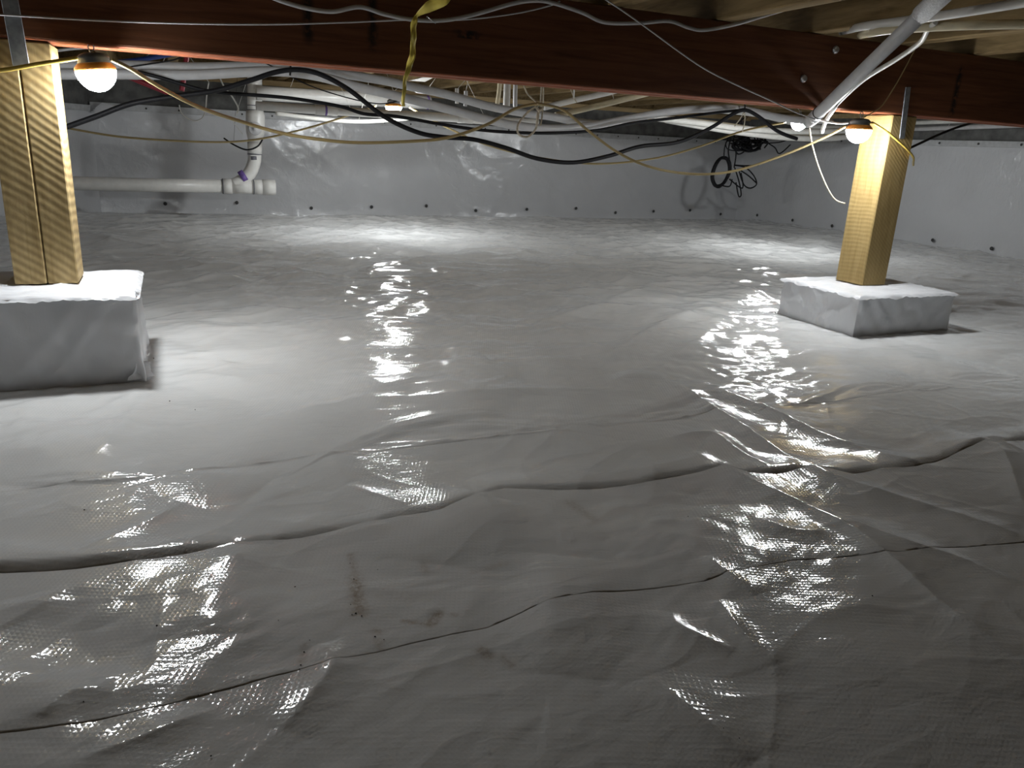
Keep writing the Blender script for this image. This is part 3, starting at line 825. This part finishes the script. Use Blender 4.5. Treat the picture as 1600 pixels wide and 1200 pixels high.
run('cable', [(380, -24), (435, 0), (480, 13), (520, 18), (562, 11), (600, 22), (640, 30), (690, 32), (740, 23), (800, 6), (835, 1), (865, 5), (910, 20), (945, 35), (1000, 36), (1045, 33), (1075, 43), (1100, 47), (1145, 39), (1190, 26), (1240, 10), (1275, -8), (1310, -30)],
    2.21, 6, M['grey_cable'], 'grey flat cable waving along the top of the beam face', 'cable', flat=.55)
run('cable', [(-60, 20), (0, 23), (150, 32), (300, 37), (430, 38), (540, 35), (640, 31), (720, 31), (800, 22), (855, 10), (875, 2)], 2.215, 2.6, M['grey_cable'], 'thin pale wire strung straight across the beam face at left', 'cable')
run('cable', [(925, -14), (955, 5), (1000, 36), (1060, 80), (1105, 110), (1160, 137), (1200, 155), (1240, 174), (1275, 187)], 2.18, 2.4, M['grey_cable'], 'thin pale wire running diagonally down the beam face', 'cable')
run('cable', [(1462, 35, 1.72), (1450, 46, 1.76), (1438, 66, 1.84), (1400, 93, 1.96), (1350, 124, 2.10), (1312, 158, 2.19), (1303, 170, 2.20), (1290, 190, 2.30), (1284, 207, 2.33)], None, 7, M['white_cable'], 'white cable hanging beside the slanting grey pipe', 'cable')
run('cable', [(1430, 76), (1415, 105), (1395, 140), (1375, 168), (1348, 184)], 2.19, 1.8, M['tan_cord'], 'very thin brown wire from beam top down to the right lamp', 'cable')
run('string', [(1264, 192, 2.36), (1268, 222, 2.36), (1277, 255, 2.36), (1290, 288, 2.36), (1304, 311, 2.36), (1320, 318, 2.36)], None, 2.4, M['rope'], 'white string dangling below the slanting pipe end', 'string')
o = run('string', [(280, 164), (283, 175), (292, 184), (305, 189), (316, 184), (321, 172), (323, 150), (326, 128)], 4.4, 1.8, M['white_cable'], 'white wire loop hanging left of the drain pipe', 'string'); hang(o, at(326, 128, 4.4))
o = run('string', [(342, 118), (350, 135), (362, 150), (372, 168), (370, 178)], 4.6, 2.4, M['white_cable'], 'frayed white strap tail hanging just left of the drain pipe', 'string'); hang(o, at(342, 118, 4.6), .001)
o = run('cable', [(380, 210), (372, 200), (365, 190), (378, 184)], 4.6, 1.2, M['white_cable'], 'tiny pale wire curl beside the drain pipe', 'cable'); hang(o, at(365, 190, 4.6), .001)
run('cable', [(1277, 187, 2.28), (1295, 191, 2.26), (1312, 193, 2.24), (1326, 192, 2.22)], None, 3, M['white_cable'], 'short white cable from the slanting pipe end to the right lamp', 'cable')
run('string', [(1163, 174, 3.25), (1157, 185, 3.3), (1148, 197, 3.35)], None, 1.8, M['rope'], 'left one of two pale strings tied below the hose crest', 'string')
run('string', [(1163, 174, 3.26), (1164, 188, 3.3), (1160, 206, 3.35)], None, 1.8, M['rope'], 'right one of two pale strings tied below the hose crest', 'string')
run('string', [(892, 140, 3.72), (896, 150, 3.7), (901, 160, 3.72)], None, 2, M['rope'], 'pale string looped over the rising white pipe', 'string')
# white rope tie under the beam
tie = empty('rope_tie', at(845, 165, 2.44), 'pale rope tie and loop hanging from the middle of the beam', 'rope')
def rp_(pts, Y, r, nm):
    MB().tube(spline(trace(pts, Y), 8), r, 6).build(nm, M['rope'], tie)
rp_([(838, 166), (822, 178), (810, 194), (809, 207), (816, 213), (826, 213), (836, 203), (840, 190), (842, 172)], 2.44, .0035, 'loop')
rp_([(846, 132), (845, 150), (844, 168), (840, 178), (838, 198)], 2.435, .0028, 'strand')
rp_([(849, 132), (849, 152), (848, 172), (845, 196)], 2.445, .0028, 'strand')
rp_([(818, 132), (824, 146), (836, 158), (845, 165)], 2.45, .0028, 'strand')
rp_([(842, 162), (848, 168), (842, 172), (838, 166), (846, 162)], 2.43, .005, 'knot')
# yellow flagging ribbon
pts = spline(trace([(702, -16, 2.14), (690, 0, 2.15), (668, 12, 2.17), (652, 24, 2.19), (647, 36, 2.185), (646, 60, 2.18), (645, 82, 2.18), (640, 102, 2.18), (634, 122, 2.18), (631, 145, 2.18), (630, 166, 2.18)]), 6)
wd = [.014, .016, .013, .004, .0075, .0085, .008, .0075, .006, .005, .004]
rb = []
for i, p in enumerate(pts):
    f_ = i/6; a = int(min(f_, 9)); w_ = wd[a]+(wd[a+1]-wd[a])*(f_-a)
    tw = .5*math.sin(i*.35)
    t = (pts[min(i+1, len(pts)-1)]-pts[max(i-1, 0)]).normalized()
    sd = Vector((0, 1, 0)).cross(t).normalized()
    rb.append([p+sd*(k*w_)+Vector((0, 1, 0))*(k*w_*tw+.004*abs(k)*math.sin(i*.8)) for k in (-1, -.5, 0, .5, 1)])
o = grid_obj('ribbon', np.array([[tuple(q) for q in r] for r in rb]), M['ribbon'])
tag(o, 'yellow flagging ribbon knotted on the cable and hanging down over the beam', 'ribbon')
sm = o.modifiers.new('thickness', 'SOLIDIFY'); sm.thickness = .0006

# =================================================================== PIPES AND HOSES
run('hose', [(60, 102), (190, 102), (300, 105), (400, 103), (465, 103), (540, 116), (600, 126), (650, 137), (700, 148), (760, 165), (815, 176), (860, 182), (905, 191), (935, 194)], 3.45, 13, M['pvc_grey'], 'white flexible hose, upper of the pair sagging behind the beam', 'hose', n=12)
run('hose', [(60, 116), (200, 116), (300, 117), (380, 113), (445, 112), (500, 120), (560, 136), (620, 150), (690, 168), (750, 184), (800, 195), (860, 201), (920, 197), (985, 185), (1050, 174), (1120, 169), (1165, 172), (1215, 183), (1268, 190)], 3.3, 13, M['pvc_grey'], 'white flexible hose, lower of the pair running on to the slanting pipe', 'hose', n=12)
run('hose', [(880, 200), (940, 192), (1010, 181), (1080, 172), (1160, 176), (1240, 187), (1300, 190)], 3.55, 8, M['pvc'], 'thin white hose just behind the lower flexible hose', 'hose', n=10)
run('cable', [(1020, 184), (1100, 193), (1160, 201), (1230, 205), (1300, 205), (1400, 198)], 5.0, 9, M['white_cable'], 'topmost bright white cable of the bundle behind the right lamps', 'cable')
run('cable', [(1040, 187), (1100, 198), (1165, 208), (1230, 215), (1300, 216), (1400, 205)], 5.05, 9, M['white_cable'], 'lowest bright white cable of the bundle behind the right lamps', 'cable')
run('cable', [(1000, 181), (1080, 189), (1150, 198), (1230, 210), (1310, 211), (1400, 201)], 5.1, 8, M['cream'], 'cream cable in the middle of the bundle behind the right lamps', 'cable')
run('cable', [(1100, 168), (1180, 178), (1260, 196), (1340, 200)], 5.2, 8, M['white_cable'], 'white cable above the bundle, right of the hose clip', 'cable')
o = run('pipe', [(850, 168), (895, 157), (945, 146), (1000, 132)], 3.8, 9, M['pvc'], 'white pipe rising to the right from the rope tie', 'pipe', n=12); hang(o, at(945, 146, 3.8))
o = run('pipe', [(868, 180), (910, 171), (960, 159), (1020, 144)], 3.7, 9, M['cream'], 'cream pipe rising to the right beside the rope tie', 'pipe', n=12); hang(o, at(960, 159, 3.7))
o = run('pipe', [(775, 175), (779, 150), (782, 120)], 4.6, 7, M['cream'], 'tan upright pipe, left of the white upright pipes', 'pipe', n=10); hang(o, at(782, 122, 4.6))
o = run('pipe', [(791, 172), (792, 150), (793, 115)], 4.5, 11, M['pvc'], 'thick white upright pipe right of the far lamp', 'pipe', n=12); hang(o, at(793, 117, 4.5))
o = run('pipe', [(805, 174), (805, 150), (806, 118)], 4.6, 7, M['pvc_grey'], 'thin white upright pipe beside the thick one', 'pipe', n=10); hang(o, at(806, 120, 4.6))
o = run('pipe', [(714, 162), (714, 148), (714, 138)], 4.5, 6, M['pvc'], 'short white pipe stub hanging above the far pipe', 'pipe', n=10); hang(o, at(714, 140, 4.5))
o = run('pipe', [(727, 166), (728, 154), (728, 142)], 4.6, 6, M['pvc_grey'], 'short grey pipe stub hanging right of the white stub', 'pipe', n=10); hang(o, at(728, 144, 4.6))
o = run('pipe', [(66, 82), (130, 75), (200, 73), (260, 72)], 3.6, 4, M['pvc_grey'], 'thin grey pipe behind the hook of the left lamp', 'pipe'); hang(o, at(130, 75, 3.6))
o = run('pipe', [(185, 97), (225, 92), (262, 86), (300, 80)], 4.0, 7, M['blue'], 'blue water pipe near the left lamp', 'pipe'); hang(o, at(225, 92, 4.0))
o = run('pipe', [(200, 120), (235, 134), (272, 149)], 4.4, 8, M['red'], 'red water pipe slanting down right of the left lamp', 'pipe'); hang(o, at(235, 134, 4.4))
o = run('pipe', [(294, 74), (290, 100), (284, 142)], 4.6, 8, M['red'], 'red water pipe standing upright behind the white hoses', 'pipe'); hang(o, at(294, 76, 4.6))
run('pipe', [(66, 100), (110, 93), (150, 96), (190, 100)], 3.9, 5, M['white_cable'], 'white cable behind the housing of the left lamp', 'pipe')
o = run('hose', [(430, 177), (500, 186), (560, 190), (620, 187), (660, 182)], 5.4, 6, M['white_cable'], 'thin white hose sagging below the far pipes', 'hose'); hang(o, at(560, 190, 5.4))
for i, (y, c, lab) in enumerate(((190, 'white_cable', 'white pipe on the right foundation ledge, behind the post'), (200, 'grey_cable', 'grey pipe on the right foundation ledge, lower one'))):
    w = [atX(1400, y+3, 5.58), atX(1480, y, 5.60), atX(1560, y-3, 5.62), atX(1620, y-5, 5.64)]
    o = MB().tube(w, .017, 8).build('pipe', M[c]); tag(o, lab, 'pipe'); hang(o, w[1])

def ring(p, axis, r, w, n=16):
    return MB().lathe([(r*.9, -w/2-.002), (r, -w/2), (r, w/2), (r*.9, w/2+.002)], p, axis, n)
# drain pipe: upright cleanout, elbow, long horizontal run
DY = 6.1
dr = empty('drain_pipe', at(300, 290, DY), 'white drain pipe with cleanout, bend and long level run at left', 'pipe')
w0 = at(400, 230, DY); R3 = rad(20, w0)
MB().tube(trace([(398, 75), (398, 110), (398, 150), (398, 178)], DY), R3*1.08, 16).build('upright_pipe', M['pvc'], dr)
MB().tube(trace([(398, 172), (399, 180), (399, 208), (398, 216), (398, 222)], DY), [R3*1.25, R3*1.42, R3*1.38, R3*1.1, R3], 16).build('cleanout_body', M['pvc'], dr)
p = at(397, 201, DY)-Vector((0, R3*1.1, 0))
MB().lathe([(R3*1.0, 0.03), (R3*1.0, -.02), (R3*.85, -.026), (R3*.3, -.026), (R3*.28, -.040), (R3*.1, -.042)], p, (0, 1, 0), 16).build('cleanout_plug', M['pvc_grey'], dr)
MB().tube(spline(trace([(398, 218), (398, 240), (397, 254), (391, 269), (380, 281), (366, 289)], DY), 5), R3, 16).build('bend', M['pvc'], dr)
MB().tube(trace([(398, 222), (398, 240)], DY), R3*1.1, 16).build('coupling', M['pvc'], dr)
MB().tube(trace([(40, 284), (105, 286), (220, 289), (352, 291)], DY), R3, 16).build('level_pipe', M['pvc'], dr)
MB().tube(trace([(347, 291), (362, 291.4)], DY), R3*1.16, 16).build('hub', M['pvc'], dr)
MB().tube(trace([(360, 291.3), (396, 292)], DY), R3*1.06, 16).build('tee', M['pvc'], dr)
MB().tube(trace([(394, 292), (411, 292.5)], DY), R3*1.14, 16).build('end_coupling', M['pvc'], dr)
MB().tube(trace([(410, 292.5), (430, 293)], DY), R3*1.2, 16).build('end_plug', M['pvc'], dr)
a, b_ = at(381, 272, DY), at(374, 292, DY)
MB().tube(trace([(377, 279), (384, 275)], DY), R3*1.1, 16).build('primer_band', M['purple'], dr)['label'] = 'purple primer band'
for px, py, q in ((348, 291, 1), (396, 292, 1), (411, 292.5, 1)):
    c = at(px, py, DY); ring(c, at(px+10, py+.3, DY)-c, R3*1.17, .006).build('joint_line', M['marker'], dr)
for py in (165, 172, 241): ring(at(398, py, DY), (0, 0, 1), R3*1.12, .004).build('joint_line', M['marker'], dr)
MB().tube(trace([(392, 247), (401, 247)], DY-R3-.001), .012, 6, flat=.1).build('print_mark', M['marker'], dr)
# wide white pipe and the thinner one below it
wp = empty('wide_pipe', at(560, 155, 6.0), 'wide white pipe with a sleeve end behind the far lamp', 'pipe')
MB().tube(trace([(400, 145), (430, 147), (520, 152), (612, 157)], 6.0), rad(21, at(520, 152, 6.0)), 16).build('pipe_run', M['pvc'], wp)
MB().tube(trace([(608, 156.5), (672, 160.5)], 6.0), rad(20, at(640, 158, 6.0)), 16).build('sleeve', M['pvc'], wp)
c = at(668, 160, 6.0); ring(c, at(690, 161.4, 6.0)-c, rad(21, c), .012).build('primer_band', M['purple'], wp)['label'] = 'purple primer ring'
hang(wp, at(450, 147, 6.0)); hang(wp, at(600, 156, 6.0))
np_ = empty('narrow_pipe', at(560, 173, 4.75), 'narrow white pipe running level just under the far lamp', 'pipe')
MB().tube(trace([(400, 165), (500, 172), (600, 178), (690, 183), (770, 189), (840, 192)], 4.75), rad(13, at(600, 178, 4.75)), 14).build('pipe_run', M['pvc'], np_)
MB().tube(trace([(492, 171.5), (527, 173.7)], 4.75), rad(15, at(510, 173, 4.75)), 14).build('coupling', M['pvc'], np_)
c = at(509, 172.6, 4.75); ring(c, at(540, 174.5, 4.75)-c, rad(15.6, c), .010).build('primer_band', M['purple'], np_)['label'] = 'purple primer ring'
MB().tube(trace([(715, 184.5), (738, 186)], 4.75), rad(14.5, at(720, 185, 4.75)), 14).build('coupling', M['pvc'], np_)
hang(np_, at(550, 175, 4.75)); hang(np_, at(760, 188, 4.75))
# slanting pipe in front of the beam
sp = empty('slanting_pipe', at(1272, 183, 2.40), 'grey-white pipe slanting up across the beam at upper right', 'pipe')
q = trace([(1272, 184, 2.27), (1284, 172, 2.185), (1447, 16, 1.57)])
MB().tube(q, .0198, 16).build('pipe_run', M['pvc_grey'], sp)
q2 = trace([(1440, 22, 1.595), (1475, -10, 1.48), (1505, -40, 1.385)])
MB().tube(q2, .0242, 16).build('insulation_sleeve', M['insul'], sp)['label'] = 'lighter rough grey insulation sleeve'
q3 = trace([(1264, 190, 2.36), (1270, 186, 2.30), (1276, 180, 2.245)])
MB().tube(q3, .0225, 14).build('fitting', M['pvc_grey'], sp)
c = at(1280, 176, 2.215); ring(c, q[1]-q[0], .0225, .004).build('cable_tie', M['black'], sp)
def level(pts, z): return [Vector((*fl(x, y, z), z)) for x, y in pts]
w = spline(level([(1640, -3), (1500, 20), (1410, 33), (1350, 41)], 1.020)+[at(1325, 47, 2.21), at(1314, 49, 2.26)], 6)
tag(MB().tube(w, .0125, 12).build('pipe', M['pvc']), 'white pipe running under the joists to the upper right corner', 'pipe')
w = spline(level([(1640, 37), (1500, 40), (1400, 46), (1362, 51)], 1.001)+[at(1345, 55, 2.195)], 6)
o = MB().tube(w, .0125, 12).build('pipe', M['cream']); tag(o, 'cream pipe below the white pipe at the upper right corner', 'pipe')

# hanging cable coil and the tangle above it
coil = empty('cable_coil', at(1140, 240, 5.9), 'coiled black cable with loose loops hanging near the back right corner', 'cable')
CY = 5.9
ctr = at(1127, 270, CY); er = rad(33, ctr); ez = rad(44, ctr)
tl = math.radians(-14)
cp = []
for i in range(5*28):
    t = i/28*2*math.pi; k = 1+.10*math.sin(i*.21)
    x = er*k*math.cos(t)*.92; z = ez*k*math.sin(t)
    cp.append(ctr+Vector((x*math.cos(tl)-z*math.sin(tl), .012*math.sin(i*.37), x*math.sin(tl)+z*math.cos(tl))))
MB().tube(cp, rad(3.4, ctr), 6).build('coil_turns', M['black'], coil)
for pts in ([(1147, 258), (1165, 262), (1178, 275), (1182, 288), (1172, 294), (1162, 288), (1155, 268)], [(1148, 262), (1155, 285), (1158, 304), (1154, 306), (1150, 285)],
            [(1155, 265), (1170, 275), (1182, 286)], [(1140, 280), (1160, 294), (1158, 270)], [(1147, 262), (1150, 240), (1146, 220), (1150, 205)], [(1140, 250), (1138, 235), (1142, 215)],
            [(1128, 290), (1140, 291), (1144, 280)], [(1148, 258), (1165, 259), (1185, 258)]):
    MB().tube(spline(trace(pts, CY), 6), rad(2.2, ctr), 6).build('loose_loop', M['black'], coil)
hang(coil, at(1150, 205, CY), .002, 'black')
tang = empty('cable_tangle', at(1165, 215, 5.8), 'tangled bunch of thin black cables above the hanging coil', 'cable')
rnd = random.Random(8)
for k in range(26):
    cx_, cy_ = rnd.uniform(1150, 1180), rnd.uniform(214, 228); a_ = rnd.uniform(7, 22); b2 = rnd.uniform(6, 15); ph = rnd.uniform(0, 6.3)
    pts = [(cx_+a_*math.cos(t+ph)+rnd.uniform(-2, 2), cy_+b2*math.sin(t+ph)*(1 if math.sin(t+ph) > 0 else .5)+rnd.uniform(-2, 2), 5.8+rnd.uniform(-.08, .08)) for t in np.linspace(0, rnd.uniform(3.5, 6), 7)]
    MB().tube(spline(trace(pts), 5), rad(rnd.uniform(1.6, 3.0), at(1165, 220, 5.8)), 5).build('strand', M['black'], tang)
for pts in ([(1190, 218), (1210, 230), (1218, 240), (1235, 226)], [(1195, 224), (1220, 222), (1240, 214)], [(1140, 212), (1133, 228), (1131, 246)], [(1160, 180), (1158, 196), (1160, 215)], [(1165, 182), (1150, 196), (1140, 206)]):
    MB().tube(spline(trace(pts, 5.8), 6), rad(2, at(1165, 220, 5.8)), 5).build('strand', M['black'], tang)

hang(tang, at(1163, 178, 5.8), .002, 'black')
# cable ties and hangers holding the hoses to the joists
for k, (x, y0, y1, Y, lab) in enumerate(((453, 92, 118, 3.3, 'black tie strap round the hoses near their crest'), (1163, 150, 176, 3.25, 'black hanger strap at the hose crest left of the lamps'), (896, 132, 154, 3.7, 'white hanger strap round the rising white pipe'))):
    o = run('hanger', [(x, y0), (x+1, (y0+y1)/2), (x, y1)], Y-.03, 3, M['black' if k < 2 else 'white_cable'], lab, 'strap', flat=.4)
    hang(o, at(x, y0, Y-.03), .0014, 'black' if k < 2 else 'white_cable')
# pale cards / boards between far joists
for k, (pts, lab) in enumerate((([(640, 126), (672, 118), (678, 121), (664, 128)], 'white card stuck up between the far joists'), ([(646, 142), (666, 144), (664, 147), (650, 145)], 'small white block resting behind the upper hose'))):
    a = [at(x, y, 5.2) for x, y in pts]
    mb = MB(); d = Vector((0, .02, .004))
    mb.add(a+[p+d for p in a], [(0, 1, 2, 3), (7, 6, 5, 4), (0, 4, 5, 1), (1, 5, 6, 2), (2, 6, 7, 3), (3, 7, 4, 0)])
    o = mb.build('card' if k == 0 else 'block', M['pvc']); tag(o, lab, 'card' if k == 0 else 'block'); hang(o, a[0 if k == 0 else 2], .0015) if k == 0 else hang(o, a[2]+Vector((0, .02, 0)), .0015)
fl_ = [at(147, 176, 6.80), at(149, 168, 6.80), at(160, 160, 6.80), at(186, 168, 6.80), at(184, 178, 6.80)]
mb = MB().add(fl_+[p+Vector((0, .006, 0)) for p in fl_], [(0, 1, 2, 3, 4), (9, 8, 7, 6, 5)]+[(i, i+5, (i+1) % 5+5, (i+1) % 5) for i in range(5)])
mb.build('liner_flap', M['wall_liner'], wb)

# dirt crumbs on the liner
mb = MB(); rnd = random.Random(3)
sp_ = [(245, 978, 4), (214, 768, 3), (132, 797, 2.5), (620, 768, 3), (461, 917, 2.5), (556, 958, 3.5), (553, 905, 2.5), (550, 960, 2.5), (586, 995, 3), (600, 1000, 2.5), (475, 1018, 3), (470, 1040, 3), (468, 1047, 2.5),
       (130, 1093, 2), (435, 970, 2), (330, 1182, 3), (590, 890, 2), (1363, 931, 2.5), (1132, 833, 2), (1075, 808, 2), (565, 962, 3), (548, 945, 2), (88, 1025, 2), (55, 1026, 2), (240, 560, 2), (265, 626, 2.5), (305, 640, 2), (547, 880, 2), (484, 1000, 2), (1130, 1140, 2), (1155, 1155, 2), (310, 1085, 2)]
for x, y, s in sp_:
    X, Y = fl(x, y)
    zz = float(H(np.array([[X]]), np.array([[Y]]))[0, 0])+.004
    X, Y = fl(x, y, zz)
    zz = float(H(np.array([[X]]), np.array([[Y]]))[0, 0])+.004
    r = s*math.sqrt(X*X+Y*Y+.36)/F_PX*.5
    vs = []; 
    for th in range(6): vs.append(Vector((X+r*math.cos(th)*rnd.uniform(.7, 1.2), Y+r*math.sin(th)*rnd.uniform(.7, 1.2), zz)))
    top = Vector((X, Y, zz+r*.8)); bot = Vector((X, Y, zz-r*.8))
    mb.add(vs+[top, bot], [(i, (i+1) % 6, 6) for i in range(6)]+[((i+1) % 6, i, 7) for i in range(6)])
tag(mb.build('dirt_crumbs', M['crumb']), 'scattered dark dirt crumbs on the near floor liner', 'dirt', kind='stuff')
